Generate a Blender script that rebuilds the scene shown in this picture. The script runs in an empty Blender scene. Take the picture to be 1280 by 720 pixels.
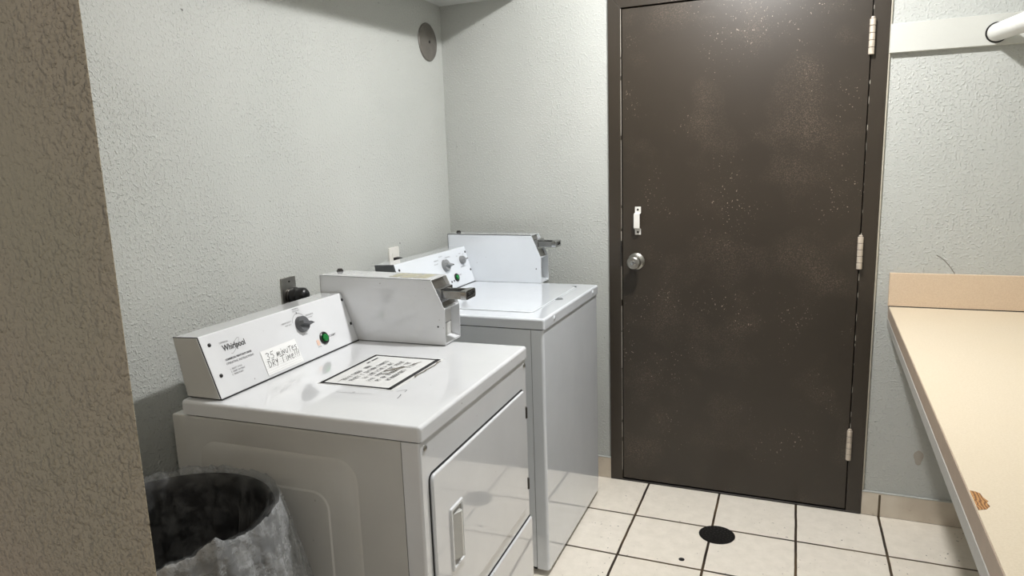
import bpy, bmesh, math, random
from mathutils import Vector, Matrix, noise
PI = math.pi
S = bpy.context.scene
COL = S.collection

# ------------------------------------------------------------------ camera
cam_d = bpy.data.cameras.new('camera')
cam_d.sensor_width = 36.0
cam_d.lens = 855.9068 / 1280.0 * 36.0
cam_d.clip_start = 0.02
cam = bpy.data.objects.new('camera', cam_d)
COL.objects.link(cam)
yaw, pitch, roll = 0.3935, -0.1757, -0.0331
fw = Vector((-math.sin(yaw) * math.cos(pitch), math.cos(yaw) * math.cos(pitch), math.sin(pitch)))
rt = Vector((math.cos(yaw), math.sin(yaw), 0))
up = rt.cross(fw)
r2 = math.cos(roll) * rt + math.sin(roll) * up
u2 = -math.sin(roll) * rt + math.cos(roll) * up
cam.matrix_world = Matrix(((r2.x, u2.x, -fw.x, 1.506), (r2.y, u2.y, -fw.y, -2.891),
                           (r2.z, u2.z, -fw.z, 1.424), (0, 0, 0, 1)))
S.camera = cam

# ------------------------------------------------------------------ light
w = bpy.data.worlds.new('world'); S.world = w; w.use_nodes = True
w.node_tree.nodes['Background'].inputs[0].default_value = (0.98, 0.98, 1.0, 1)
w.node_tree.nodes['Background'].inputs[1].default_value = 0.27
LAMP = (1.31, -0.82, 2.49)
ld = bpy.data.lights.new('ceiling_bulb', 'POINT'); ld.energy = 34; ld.shadow_soft_size = 0.05
ld.color = (1.0, 0.985, 0.975)
lo = bpy.data.objects.new('ceiling_bulb', ld); lo.location = LAMP; COL.objects.link(lo)
dd = bpy.data.lights.new('ceiling_down_fill', 'AREA'); dd.shape = 'DISK'; dd.size = 0.11; dd.energy = 27  # downward fill added at the bulb to brighten the floor
dd.color = (1.0, 0.985, 0.975)
do = bpy.data.objects.new('ceiling_down_fill', dd); do.location = (LAMP[0], LAMP[1], LAMP[2] - 0.002); COL.objects.link(do)
hd = bpy.data.lights.new('hall_lamp', 'AREA'); hd.energy = 9; hd.size = 0.3; hd.color = (1.0, 0.93, 0.83)
ho = bpy.data.objects.new('hall_lamp', hd); ho.location = (2.4, -3.5, 2.4); COL.objects.link(ho)
ho.rotation_euler = (Vector((0.2, -2.3, 1.2)) - Vector((2.4, -3.5, 2.4))).to_track_quat('-Z', 'Y').to_euler()
S.view_settings.view_transform = 'Standard'; S.view_settings.look = 'None'
S.view_settings.gamma = 1; S.view_settings.use_curve_mapping = False
S.view_settings.exposure = 0.07


# ------------------------------------------------------------------ materials
def lin(c):
    return tuple(((v / 255) / 12.92 if v <= 10 else ((v / 255 + 0.055) / 1.055) ** 2.4) for v in c) + (1,)


class NT:
    def __init__(s, name):
        s.m = bpy.data.materials.new(name); s.m.use_nodes = True
        s.t = s.m.node_tree; s.b = s.t.nodes['Principled BSDF']
        s.tc = None

    def n(s, typ, **kw):
        x = s.t.nodes.new(typ)
        for k, v in kw.items():
            if k.startswith('i_'): x.inputs[k[2:].replace('_', ' ')].default_value = v
            else: setattr(x, k, v)
        return x

    def l(s, a, b): s.t.links.new(a, b)

    def co(s):
        if not s.tc: s.tc = s.n('ShaderNodeTexCoord')
        return s.tc.outputs['Object']

    def noise(s, scale, detail=2.0, rough=0.5):
        x = s.n('ShaderNodeTexNoise'); x.inputs['Scale'].default_value = scale
        x.inputs['Detail'].default_value = detail; x.inputs['Roughness'].default_value = rough
        s.l(s.co(), x.inputs['Vector']); return x.outputs['Fac']

    def ramp(s, src, p0, p1, c0=(0, 0, 0, 1), c1=(1, 1, 1, 1)):
        x = s.n('ShaderNodeValToRGB'); e = x.color_ramp.elements
        e[0].position, e[1].position = p0, p1; e[0].color, e[1].color = c0, c1
        s.l(src, x.inputs['Fac']); return x.outputs['Color']

    def mix(s, fac, a, b, mode='MIX'):
        x = s.n('ShaderNodeMix'); x.data_type = 'RGBA'; x.blend_type = mode
        for sock, v in ((x.inputs['Factor'], fac), (x.inputs['A'], a), (x.inputs['B'], b)):
            if hasattr(v, 'links'): s.l(v, sock)
            else: sock.default_value = v
        # the RGBA sockets are the last of their names
        return x

    def mixc(s, fac, a, b, mode='MIX'):
        x = s.n('ShaderNodeMix'); x.data_type = 'RGBA'; x.blend_type = mode
        for sock, v in ((x.inputs[0], fac), (x.inputs[6], a), (x.inputs[7], b)):
            if hasattr(v, 'links'): s.l(v, sock)
            else: sock.default_value = v
        return x.outputs[2]

    def math(s, op, a, b=0.0):
        x = s.n('ShaderNodeMath', operation=op)
        for i, v in enumerate((a, b)):
            if hasattr(v, 'links'): s.l(v, x.inputs[i])
            else: x.inputs[i].default_value = v
        return x.outputs[0]

    def bump(s, h, strength=0.3, dist=0.002):
        x = s.n('ShaderNodeBump'); x.inputs['Strength'].default_value = strength
        x.inputs['Distance'].default_value = dist
        s.l(h, x.inputs['Height']); s.l(x.outputs[0], s.b.inputs['Normal'])

    def set(s, **kw):
        for k, v in kw.items():
            sock = s.b.inputs[k.replace('_', ' ')]
            if hasattr(v, 'links'): s.l(v, sock)
            else: sock.default_value = v
        return s.m


def simple(name, c, rough=0.5, metal=0.0, var=0.04, scale=30, **kw):
    t = NT(name)
    base = lin(c)
    dark = tuple(v * (1 - var * 2) for v in base[:3]) + (1,)
    col = t.ramp(t.noise(scale, 3), 0.3, 0.7, dark, base)
    t.set(Base_Color=col, Roughness=rough, Metallic=metal, **kw)
    return t.m


def wall_mat(name, c, c2, s1=95, strength=0.55, dist=0.0022, specks=True, soft=False):
    t = NT(name)
    big = t.noise(1.6, 3)
    col = t.ramp(big, 0.3, 0.7, lin(c2), lin(c))
    if specks:
        sp = t.ramp(t.noise(60, 1), 0.79, 0.81)
        col = t.mixc(t.math('MULTIPLY', sp, 0.7), col, lin((70, 68, 64)))
    # sprayed orange-peel texture: sparse flattened blobs over a fine grain
    n1 = t.ramp(t.noise(s1, 1.5, 0.5), 0.44 if soft else 0.53, 0.76 if soft else 0.68)
    n2 = t.ramp(t.noise(s1 * 2.1, 1.0), 0.55, 0.72)
    patch = t.ramp(t.noise(2.3, 2), 0.3, 0.62, (0.3, 0.3, 0.3, 1))
    h = t.math('MULTIPLY', t.math('ADD', n1, t.math('MULTIPLY', n2, 0.5)), patch)
    h = t.math('ADD', h, t.math('MULTIPLY', t.noise(s1 * 4, 2), 0.12))
    t.bump(h, strength, dist)
    return t.set(Base_Color=col, Roughness=0.6)


M = {}
M['wall'] = wall_mat('painted_wall', (186, 188, 184), (179, 182, 178), s1=120, strength=0.85, dist=0.002)
M['wall_near'] = wall_mat('painted_wall_near', (192, 173, 152), (180, 170, 146), s1=88, strength=0.95, dist=0.005, specks=False, soft=True)
M['ceiling'] = wall_mat('painted_ceiling', (206, 208, 205), (198, 200, 197), strength=0.3, specks=False)

# floor tiles
t = NT('floor_tiles')
mp = t.n('ShaderNodeMapping'); mp.inputs['Location'].default_value = (-0.9462 + 10 * 0.3048, 0.3089 + 30 * 0.3048, 0)
t.l(t.co(), mp.inputs['Vector'])
# slight wobble so the grout lines look hand laid
br = t.n('ShaderNodeTexBrick', offset=0.0, squash=1.0)
for k, v in {'Scale': 1.0, 'Brick Width': 0.3048, 'Row Height': 0.3048, 'Mortar Size': 0.0052, 'Mortar Smooth': 0.25, 'Bias': 0.0}.items():
    br.inputs[k].default_value = v
wob = t.n('ShaderNodeTexNoise'); wob.inputs['Scale'].default_value = 9; t.l(mp.outputs[0], wob.inputs['Vector'])
vs = t.n('ShaderNodeVectorMath', operation='SCALE'); vs.inputs['Scale'].default_value = 0.004
vb = t.n('ShaderNodeVectorMath', operation='SUBTRACT'); vb.inputs[1].default_value = (0.5, 0.5, 0.5)
t.l(wob.outputs['Color'], vb.inputs[0]); t.l(vb.outputs[0], vs.inputs[0])
va = t.n('ShaderNodeVectorMath', operation='ADD'); t.l(mp.outputs[0], va.inputs[0]); t.l(vs.outputs[0], va.inputs[1])
t.l(va.outputs[0], br.inputs['Vector'])
br.inputs['Color1'].default_value = lin((238, 232, 221)); br.inputs['Color2'].default_value = lin((233, 226, 213))
grout = t.ramp(t.noise(5, 2), 0.35, 0.65, lin((44, 36, 28)), lin((92, 76, 54)))
t.l(grout, br.inputs['Mortar'])
mott = t.ramp(t.noise(22, 5, 0.65), 0.3, 0.75, (0.93, 0.92, 0.9, 1), (1.06, 1.05, 1.04, 1))
col = t.mixc(1.0, br.outputs['Color'], mott, 'MULTIPLY')
sc = t.math('MULTIPLY', t.ramp(t.noise(75, 2, 0.6), 0.675, 0.72), t.ramp(t.noise(6, 1), 0.5, 0.62))
col = t.mixc(sc, col, lin((55, 48, 42)))
h = t.math('SUBTRACT', 1.0, br.outputs['Fac'])
t.bump(t.math('ADD', h, t.math('MULTIPLY', t.noise(40, 3), 0.12)), 0.5, 0.003)
M['floor'] = t.set(Base_Color=col, Roughness=t.ramp(t.noise(18, 3), 0.3, 0.7, (0.32, 0.32, 0.32, 1), (0.5, 0.5, 0.5, 1)))

# ceramic base tiles
t = NT('base_tile')
col = t.ramp(t.noise(7, 4), 0.3, 0.7, lin((192, 180, 163)), lin((214, 205, 190)))
sm = t.ramp(t.noise(30, 3), 0.66, 0.75)
col = t.mixc(t.math('MULTIPLY', sm, 0.45), col, lin((120, 104, 88)))
M['base_tile'] = t.set(Base_Color=col, Roughness=0.4)
M['base_grout'] = simple('base_grout', (92, 80, 62), 0.9)

# brown painted steel door with scuffs
def brown(name, scuffs):
    t = NT(name)
    col = t.ramp(t.noise(2.2, 3), 0.3, 0.72, lin((44, 37, 28)), lin((51, 43, 33)))
    if scuffs:
        zone = t.ramp(t.noise(3.6, 2.5, 0.6), 0.5, 0.72)
        a = t.math('MULTIPLY', t.ramp(t.noise(320, 2, 0.8), 0.5, 0.7), zone)
        col = t.mixc(t.math('MULTIPLY', a, 0.62), col, lin((138, 122, 106)))
        b = t.math('MULTIPLY', t.ramp(t.noise(150, 1), 0.70, 0.76), t.ramp(t.noise(4.4, 2), 0.5, 0.66))
        col = t.mixc(b, col, lin((158, 146, 130)))
    t.bump(t.noise(140, 2), 0.12, 0.001)
    return t.set(Base_Color=col, Roughness=0.4, Specular_IOR_Level=0.62)
M['door'] = brown('brown_door_paint', True)
M['frame'] = brown('brown_frame_paint', False)
M['chip'] = simple('chipped_paint', (196, 190, 178), 0.7)
M['dark_gap'] = simple('dark_gap', (22, 19, 17), 0.8)
M['caulk'] = simple('caulk_paint', (186, 180, 165), 0.6)

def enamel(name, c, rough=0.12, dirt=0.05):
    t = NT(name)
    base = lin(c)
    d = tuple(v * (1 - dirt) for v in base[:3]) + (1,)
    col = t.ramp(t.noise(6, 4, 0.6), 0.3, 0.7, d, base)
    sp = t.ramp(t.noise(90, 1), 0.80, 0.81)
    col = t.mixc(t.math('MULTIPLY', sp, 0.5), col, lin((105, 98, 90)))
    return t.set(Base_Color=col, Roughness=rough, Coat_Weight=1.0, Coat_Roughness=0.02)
M['enamel'] = enamel('white_enamel', (222, 224, 227))
M['enamel_w'] = enamel('washer_enamel', (220, 225, 231), 0.1)
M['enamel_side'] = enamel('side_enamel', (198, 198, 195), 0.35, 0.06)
M['seam'] = simple('dark_seam', (34, 34, 34), 0.7)
M['grey_cap'] = simple('grey_end_cap', (92, 96, 99), 0.45)
M['knob'] = simple('grey_knob_plastic', (92, 94, 97), 0.4)
M['knob_light'] = simple('light_knob_plastic', (136, 138, 140), 0.4)
M['black'] = simple('black_plastic', (20, 20, 21), 0.35)
M['ink'] = simple('black_ink', (28, 28, 30), 0.7)
M['ink_grey'] = simple('grey_ink', (92, 93, 96), 0.7)
M['green'] = simple('green_button', (20, 118, 52), 0.25)
M['orange'] = simple('orange_lens', (228, 196, 178), 0.4)
M['paper'] = simple('paper', (232, 233, 233), 0.8, var=0.02)
M['sticker'] = simple('sticker_paper', (214, 215, 214), 0.45, var=0.03)
M['tear'] = simple('torn_adhesive', (126, 121, 110), 0.8, var=0.2)
M['worn'] = simple('yellowed_sticker', (164, 161, 142), 0.7, var=0.12)
M['chrome'] = simple('worn_chrome', (186, 187, 186), 0.22, 1.0, var=0.15)
M['steel'] = simple('brushed_steel', (168, 166, 160), 0.36, 1.0, var=0.1)
M['dark_metal'] = simple('dark_metal', (74, 72, 70), 0.4, 0.9)
M['vent'] = simple('grey_painted_metal', (124, 120, 114), 0.45, 0.5, var=0.08)
M['hinge'] = simple('painted_hinge', (212, 200, 184), 0.45, 0.2, var=0.12, scale=60)
M['drain'] = simple('black_iron', (26, 24, 22), 0.55, 0.3, var=0.2)
M['white'] = simple('white_plastic', (232, 230, 224), 0.4)
M['white_paint'] = wall_mat('white_board_paint', (196, 197, 191), (189, 190, 184), strength=0.12, specks=False)
M['rod'] = simple('white_rod_paint', (222, 222, 217), 0.35)
M['can'] = simple('black_can_plastic', (16, 16, 17), 0.5)
t = NT('laminate')
col = t.ramp(t.noise(260, 2, 0.7), 0.3, 0.7, lin((206, 192, 168)), lin((216, 203, 181)))
col = t.mixc(t.math('MULTIPLY', t.ramp(t.noise(3, 3), 0.4, 0.7), 0.35), col, lin((212, 196, 168)))
M['laminate'] = t.set(Base_Color=col, Roughness=0.42)
t = NT('laminate_tan')
col = t.ramp(t.noise(260, 2, 0.7), 0.3, 0.7, lin((206, 183, 157)), lin((217, 196, 171)))
M['laminate_tan'] = t.set(Base_Color=col, Roughness=0.5)
M['band'] = simple('edge_band', (166, 149, 132), 0.5)
M['apron'] = simple('grey_apron_paint', (172, 170, 164), 0.5)
t = NT('chipped_wood')
wv = t.n('ShaderNodeTexWave'); wv.inputs['Scale'].default_value = 60; wv.inputs['Distortion'].default_value = 6
t.l(t.co(), wv.inputs['Vector'])
M['wood'] = t.set(Base_Color=t.ramp(wv.outputs['Fac'], 0.2, 0.8, lin((110, 72, 34)), lin((178, 130, 76))), Roughness=0.8)
M['smudge'] = simple('brown_smudge', (168, 161, 150), 0.8)
M['pencil'] = simple('pencil_mark', (120, 112, 100), 0.8)

# clear plastic liner: fainter inside to mimic shade, whiter on the doubled, lit cuff
def film(name, lo, hi):
    t = NT(name)
    tr = t.n('ShaderNodeBsdfTransparent'); tr.inputs[0].default_value = (0.9, 0.91, 0.92, 1)
    mx = t.n('ShaderNodeMixShader')
    fold = t.ramp(t.noise(22, 4, 0.7), 0.42, 0.75, (lo, lo, lo, 1), (hi, hi, hi, 1))
    t.l(fold, mx.inputs[0]); t.l(tr.outputs[0], mx.inputs[1]); t.l(t.b.outputs[0], mx.inputs[2])
    t.l(mx.outputs[0], t.t.nodes['Material Output'].inputs['Surface'])
    t.bump(t.noise(30, 4, 0.6), 0.9, 0.014)
    return t.set(Base_Color=lin((228, 231, 233)), Roughness=0.18)
M['film'] = film('clear_film_shaded', 0.02, 0.17)
M['film_cuff'] = film('doubled_film_lit', 0.2, 0.5)


# ------------------------------------------------------------------ mesh helpers
class MB:
    def __init__(s): s.bm = bmesh.new()

    def box(s, x0, x1, y0, y1, z0, z1):
        v = [s.bm.verts.new(p) for p in ((x0, y0, z0), (x1, y0, z0), (x1, y1, z0), (x0, y1, z0),
                                         (x0, y0, z1), (x1, y0, z1), (x1, y1, z1), (x0, y1, z1))]
        for f in ((3, 2, 1, 0), (4, 5, 6, 7), (0, 1, 5, 4), (1, 2, 6, 5), (2, 3, 7, 6), (3, 0, 4, 7)):
            s.bm.faces.new([v[i] for i in f])
        return s

    def prism(s, a, b):
        """solid between two matching closed loops a and b"""
        A = [s.bm.verts.new(p) for p in a]; B = [s.bm.verts.new(p) for p in b]
        n = len(A)
        s.bm.faces.new(A[::-1]); s.bm.faces.new(B)
        for i in range(n): s.bm.faces.new((A[i], A[(i + 1) % n], B[(i + 1) % n], B[i]))
        return s

    def poly(s, pts):
        s.bm.faces.new([s.bm.verts.new(p) for p in pts]); return s

    def lathe(s, prof, o, axis, seg=32, cap=True):
        axis = Vector(axis).normalized(); o = Vector(o)
        a = axis.orthogonal().normalized(); b = axis.cross(a)
        rings = []
        for r, h in prof:
            if r < 1e-6: rings.append([s.bm.verts.new(o + axis * h)])
            else: rings.append([s.bm.verts.new(o + axis * h + (a * math.cos(i * 2 * PI / seg) + b * math.sin(i * 2 * PI / seg)) * r) for i in range(seg)])
        for A, B in zip(rings, rings[1:]):
            for i in range(seg):
                j = (i + 1) % seg
                q = [A[i % len(A)], A[j % len(A)], B[j % len(B)], B[i % len(B)]]
                q = list(dict.fromkeys(q))
                if len(q) > 2: s.bm.faces.new(q)
        if cap:
            if len(rings[0]) > 1: s.bm.faces.new(rings[0][::-1])
            if len(rings[-1]) > 1: s.bm.faces.new(rings[-1])
        return s

    def tube(s, pts, r, seg=10):
        pts = [Vector(p) for p in pts]
        rings = []
        prev = None
        for i, p in enumerate(pts):
            d = (pts[min(i + 1, len(pts) - 1)] - pts[max(i - 1, 0)]).normalized()
            if prev is None: a = d.orthogonal().normalized()
            else: a = (prev - d * prev.dot(d)).normalized()
            prev = a; b = d.cross(a)
            rr = r[i] if isinstance(r, (list, tuple)) else r
            rings.append([s.bm.verts.new(p + (a * math.cos(k * 2 * PI / seg) + b * math.sin(k * 2 * PI / seg)) * rr) for k in range(seg)])
        for A, B in zip(rings, rings[1:]):
            for k in range(seg): s.bm.faces.new((A[k], A[(k + 1) % seg], B[(k + 1) % seg], B[k]))
        s.bm.faces.new(rings[0][::-1]); s.bm.faces.new(rings[-1])
        return s

    def ribbon(s, F, pts, wd, h=0.0006):
        """flat stroke through 2-D points on the face frame F"""
        for (a, b) in zip(pts, pts[1:]):
            d = Vector((b[0] - a[0], b[1] - a[1]))
            if d.length < 1e-7: continue
            d.normalize(); n = Vector((-d.y, d.x)) * wd / 2; e = d * wd / 2
            q = [(a[0] - e.x - n.x, a[1] - e.y - n.y), (b[0] + e.x - n.x, b[1] + e.y - n.y),
                 (b[0] + e.x + n.x, b[1] + e.y + n.y), (a[0] - e.x + n.x, a[1] - e.y + n.y)]
            s.poly([F(x, y, h) for x, y in q])
        return s

    def build(s, name, mat, parent=None, bevel=0.0, seg=2, smooth=False, recalc=True):
        if recalc: bmesh.ops.recalc_face_normals(s.bm, faces=s.bm.faces)
        me = bpy.data.meshes.new(name); s.bm.to_mesh(me); s.bm.free()
        me.materials.append(mat)
        o = bpy.data.objects.new(name, me); COL.objects.link(o)
        if parent: o.parent = parent
        if bevel:
            md = o.modifiers.new('bevel', 'BEVEL'); md.width = bevel; md.segments = seg
            md.limit_method = 'ANGLE'; md.angle_limit = math.radians(25); md.harden_normals = True
            for p in me.polygons: p.use_smooth = True
        elif smooth:
            for p in me.polygons: p.use_smooth = True
            md = o.modifiers.new('edges', 'EDGE_SPLIT'); md.split_angle = math.radians(40)
        return o


def rbox(x0, x1, y0, y1, z0, z1, pick, r, seg=4):
    mb = MB().box(x0, x1, y0, y1, z0, z1)
    ed = [e for e in mb.bm.edges if pick((e.verts[0].co + e.verts[1].co) / 2)]
    bmesh.ops.bevel(mb.bm, geom=ed, offset=r, segments=seg, profile=0.5, affect='EDGES')
    return mb


def soften(o):
    return o   # many-sided flat bevels, kept faceted


def rrect(x0, x1, y0, y1, r, n=6):
    out = []
    for cx, cy, a0 in ((x1 - r, y1 - r, 0), (x0 + r, y1 - r, 90), (x0 + r, y0 + r, 180), (x1 - r, y0 + r, 270)):
        for i in range(n + 1):
            a = math.radians(a0 + 90 * i / n)
            out.append((cx + r * math.cos(a), cy + r * math.sin(a)))
    return out


def thing(name, label, cat, loc=(0, 0, 0), rz=0, group=None):
    o = bpy.data.objects.new(name, None); COL.objects.link(o); o.empty_display_size = 0.1
    o.location = loc; o.rotation_euler = (0, 0, rz)
    return tag(o, label, cat, group)


def tag(o, label, cat, group=None):
    o['label'] = label; o['category'] = cat
    if group: o['group'] = group
    return o


def struct(o, label=None, cat=None):
    o['kind'] = 'structure'
    if label: o['label'] = label
    if cat: o['category'] = cat
    return o


def text_mesh(txt, size, F, x, y, h=0.0006, width=None, bold=0.0):
    """lettering as a flat mesh on face frame F, left edge at x, baseline y; width squeezes it"""
    cu = bpy.data.curves.new('t', 'FONT'); cu.body = txt; cu.size = size; cu.offset = bold; cu.resolution_u = 3
    o = bpy.data.objects.new('t', cu); COL.objects.link(o)
    dg = bpy.context.evaluated_depsgraph_get(); dg.update()
    me = bpy.data.meshes.new_from_object(o.evaluated_get(dg))
    bpy.data.objects.remove(o)
    xs = [v.co.x for v in me.vertices]; x0, x1 = min(xs), max(xs)
    k = width / (x1 - x0) if width else 1
    bm = bmesh.new(); bm.from_mesh(me); bpy.data.meshes.remove(me)
    for v in bm.verts: v.co = Vector(F(x + (v.co.x - x0) * k, y + v.co.y, h))
    return bm


def lettering(name, items, F, mat, parent):
    """each printed line is a part of its own"""
    for it in items:
        mb = MB(); mb.bm.free()
        mb.bm = text_mesh(*it[:2], F, *it[2:4], **(it[4] if len(it) > 4 else {}))
        mb.build(name, mat, parent, recalc=False)


def scribble(mb, F, x0, x1, y, h, rng, wd=0.0011, up=0.0011):
    """a row of worn, illegible characters"""
    x = x0; cw = h * 0.62
    while x + cw < x1:
        if rng.random() < 0.14: x += cw; continue
        k = rng.random()
        mb.ribbon(F, [(x, y), (x, y + h)], wd, up)
        if k < 0.6: mb.ribbon(F, [(x, y + h), (x + cw * 0.7, y + h)], wd, up)
        if k > 0.3: mb.ribbon(F, [(x, y + h * 0.5), (x + cw * 0.6, y + h * 0.5)], wd, up)
        if 0.2 < k < 0.8: mb.ribbon(F, [(x + cw * 0.7, y + h), (x + cw * 0.7, y + h * rng.choice((0, 0, 0.5)))], wd, up)
        x += cw * 1.15


# ------------------------------------------------------------------ room shell
CZ = 2.56
struct(MB().box(-0.1, 2.85, -4.6, 0.1, -0.1, 0).build('floor', M['floor']))
struct(MB().box(-0.1, 2.85, -2.4, 0.1, CZ, CZ + 0.1).build('ceiling', M['ceiling']))
struct(MB().box(-0.1, 0, -2.4, 0.1, 0, CZ).build('wall_left', M['wall']))
# back wall with a door opening 0.79..1.78
wb = MB(); wb.box(0, 0.79, 0, 0.1, 0, CZ).box(1.78, 2.75, 0, 0.1, 0, CZ).box(0.79, 1.78, 0, 0.1, 2.085, CZ)
back = struct(wb.build('wall_back', M['wall']))
struct(MB().box(2.75, 2.85, -4.6, 0.1, 0, CZ).build('wall_right', M['wall']))
# near wall at the left of the opening the camera looks through (angled return)
near = struct(MB().prism([(-0.1, -2.3, 0), (0.729, -2.3, 0), (0.57, -2.2, 0), (-0.1, -2.2, 0)],
                         [(-0.1, -2.3, CZ), (0.729, -2.3, CZ), (0.57, -2.2, CZ), (-0.1, -2.2, CZ)]).build('wall_front_left', M['wall_near'], bevel=0.004))
struct(MB().box(1.95, 2.75, -2.4, -2.3, 0, CZ).build('wall_front_right', M['wall']))
# lowered soffit over the machines
struct(MB().prism([(0, 0, 2.14), (0.39, 0, 2.14), (0.59, -2.2, 2.14), (0, -2.2, 2.14)],
                  [(0, 0, CZ), (0.39, 0, CZ), (0.59, -2.2, CZ), (0, -2.2, CZ)]).build('trim_1', M['ceiling']), 'white lowered soffit above the washer and dryer', 'soffit')

# marks on the wall
def Fback(x, z, h=0.0): return (x, -h, z)
mk = MB(); rng = random.Random(3)
P = [(1.995 + 0.065 * u, 1.052 - 0.03 * u - 0.045 * u * u) for u in [i / 8 for i in range(9)]]
mk.ribbon(Fback, P, 0.0022, 0.0008).build('scratch', M['pencil'], back)
sm = MB(); sm.poly([Fback(1.985 + 0.016 * math.cos(a) * (1 + 0.2 * math.sin(3 * a)), 0.262 + 0.03 * math.sin(a), 0.0006) for a in [i * 2 * PI / 20 for i in range(20)]])
sm.build('smudge', M['smudge'], back)

# tiled baseboards
def baseboard(name, x0, x1, joints):
    o = struct(MB().box(x0, x1, -0.009, 0, 0, 0.1).build(name, M['base_tile'], bevel=0.002))
    for j in joints:
        MB().box(j - 0.004, j + 0.004, -0.0096, -0.002, 0.0, 0.092).build('grout_joint', M['base_grout'], o)
    # lip of wall paint lapping over the top of the tiles
    MB().box(x0, x1, -0.0105, 0, 0.097, 0.102).build('paint_lip', M['wall'], o, bevel=0.002)
    return o
baseboard('baseboard_back_left', 0.0, 0.772, [0.33, 0.64])
baseboard('baseboard_back_right', 1.797, 2.75, [1.861, 2.166, 2.47])

# door frame and door
fr = MB()
fr.prism([(0.772, -0.012, 0), (0.826, -0.012, 0), (0.826, 0.06, 0), (0.79, 0.06, 0), (0.79, 0.0, 0), (0.772, 0.0, 0)],
         [(0.772, -0.012, 2.094), (0.826, -0.012, 2.04), (0.826, 0.06, 2.04), (0.79, 0.06, 2.09), (0.79, 0, 2.09), (0.772, 0.0, 2.094)])
fr.prism([(1.796, -0.012, 0), (1.742, -0.012, 0), (1.742, 0.06, 0), (1.78, 0.06, 0), (1.78, 0.0, 0), (1.796, 0.0, 0)],
         [(1.796, -0.012, 2.094), (1.742, -0.012, 2.04), (1.742, 0.06, 2.04), (1.78, 0.06, 2.09), (1.78, 0, 2.09), (1.796, 0.0, 2.094)])
fr.prism([(0.772, -0.012, 2.094), (0.826, -0.012, 2.04), (0.826, 0.06, 2.04), (0.772, 0.06, 2.094)],
         [(1.796, -0.012, 2.094), (1.742, -0.012, 2.04), (1.742, 0.06, 2.04), (1.796, 0.06, 2.094)])
frame = struct(fr.build('trim_2', M['frame'], bevel=0.0015), 'brown painted steel frame around the door', 'door frame')
MB().box(1.7965, 1.803, -0.008, 0, 0.1, 2.09).build('caulk_line', M['caulk'], frame, bevel=0.002)
MB().box(0.7675, 0.7715, -0.006, 0, 0.1, 2.09).build('caulk_line', M['wall'], frame, bevel=0.0015)
# chipped light edge where the jamb meets the slab, and its broken bits on the hinge side
ch = MB(); rng = random.Random(7)
z = 0.05
while z < 2.03:
    L = rng.uniform(0.05, 0.32); wd = rng.uniform(0.0008, 0.0022)
    if not (0.98 < z + L / 2 < 1.1): ch.box(0.8262 - wd, 0.8264, -0.0127, -0.0115, z, min(z + L, 2.035))
    z += L + rng.uniform(0.002, 0.03)
z = 0.3
while z < 2.03:
    L = rng.uniform(0.004, 0.03); wd = rng.uniform(0.0006, 0.002)
    ch.box(1.7418, 1.7418 + wd, -0.0127, -0.0115, z, z + L)
    z += L + rng.uniform(0.01, 0.09)
ch.build('paint_chips', M['chip'], frame)
MB().box(0.819, 0.8264, -0.0135, -0.01, 0.985, 1.095).build('strike_plate', M['dark_metal'], frame, bevel=0.001)
MB().box(0.772, 1.796, -0.013, 0.06, -0.0, 0.008).build('threshold', M['dark_metal'], frame, bevel=0.002)
MB().box(0.8262, 1.7418, 0.012, 0.06, 0.008, 2.04).build('door_stop', M['dark_gap'], frame)

door = struct(MB().box(0.8305, 1.7385, -0.011, 0.03, 0.014, 2.034).build('door_1', M['door'], bevel=0.0015), 'dark brown scuffed steel door', 'door')
for zc in (1.84, 1.06, 0.291):
    hz = MB()
    for i in range(5):
        z0 = zc - 0.062 + i * 0.0248
        hz.lathe([(0.0090, 0), (0.0100, 0.001), (0.0100, 0.0222), (0.0090, 0.0232)], (1.7405, -0.0215, z0), (0, 0, 1), 14)
    hz.lathe([(0.005, 0), (0.007, 0.001), (0.006, 0.005), (0, 0.007)], (1.7405, -0.0215, zc + 0.062), (0, 0, 1), 14)
    h = hz.build('hinge', M['hinge'], door, smooth=True)
    MB().lathe([(0.0082, 0), (0.0082, 0.12)], (1.7405, -0.0215, zc - 0.06), (0, 0, 1), 12).build('hinge_pin', M['dark_gap'], h)
    MB().box(1.7395, 1.7412, -0.016, 0.02, zc - 0.06, zc + 0.06).build('hinge_leaf', M['dark_metal'], h)
kb = MB().lathe([(0.036, 0), (0.036, 0.004), (0.031, 0.009), (0.016, 0.012), (0.014, 0.026), (0.022, 0.032), (0.0285, 0.040),
                 (0.0295, 0.052), (0.027, 0.061), (0.022, 0.0645), (0.0215, 0.0635), (0.012, 0.0645), (0.0, 0.0645)], (0.889, -0.011, 1.008), (0, -1, 0), 36)
kn = kb.build('door_knob', M['steel'], door, smooth=True)
MB().lathe([(0.0095, 0), (0.0095, 0.002), (0.008, 0.003), (0, 0.003)], (0.889, -0.0752, 1.008), (0, -1, 0), 20).build('key_cylinder', M['chrome'], kn, smooth=True)
MB().box(0.888, 0.890, -0.0788, -0.0775, 1.002, 1.014).build('key_slot', M['dark_metal'], kn)
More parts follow.
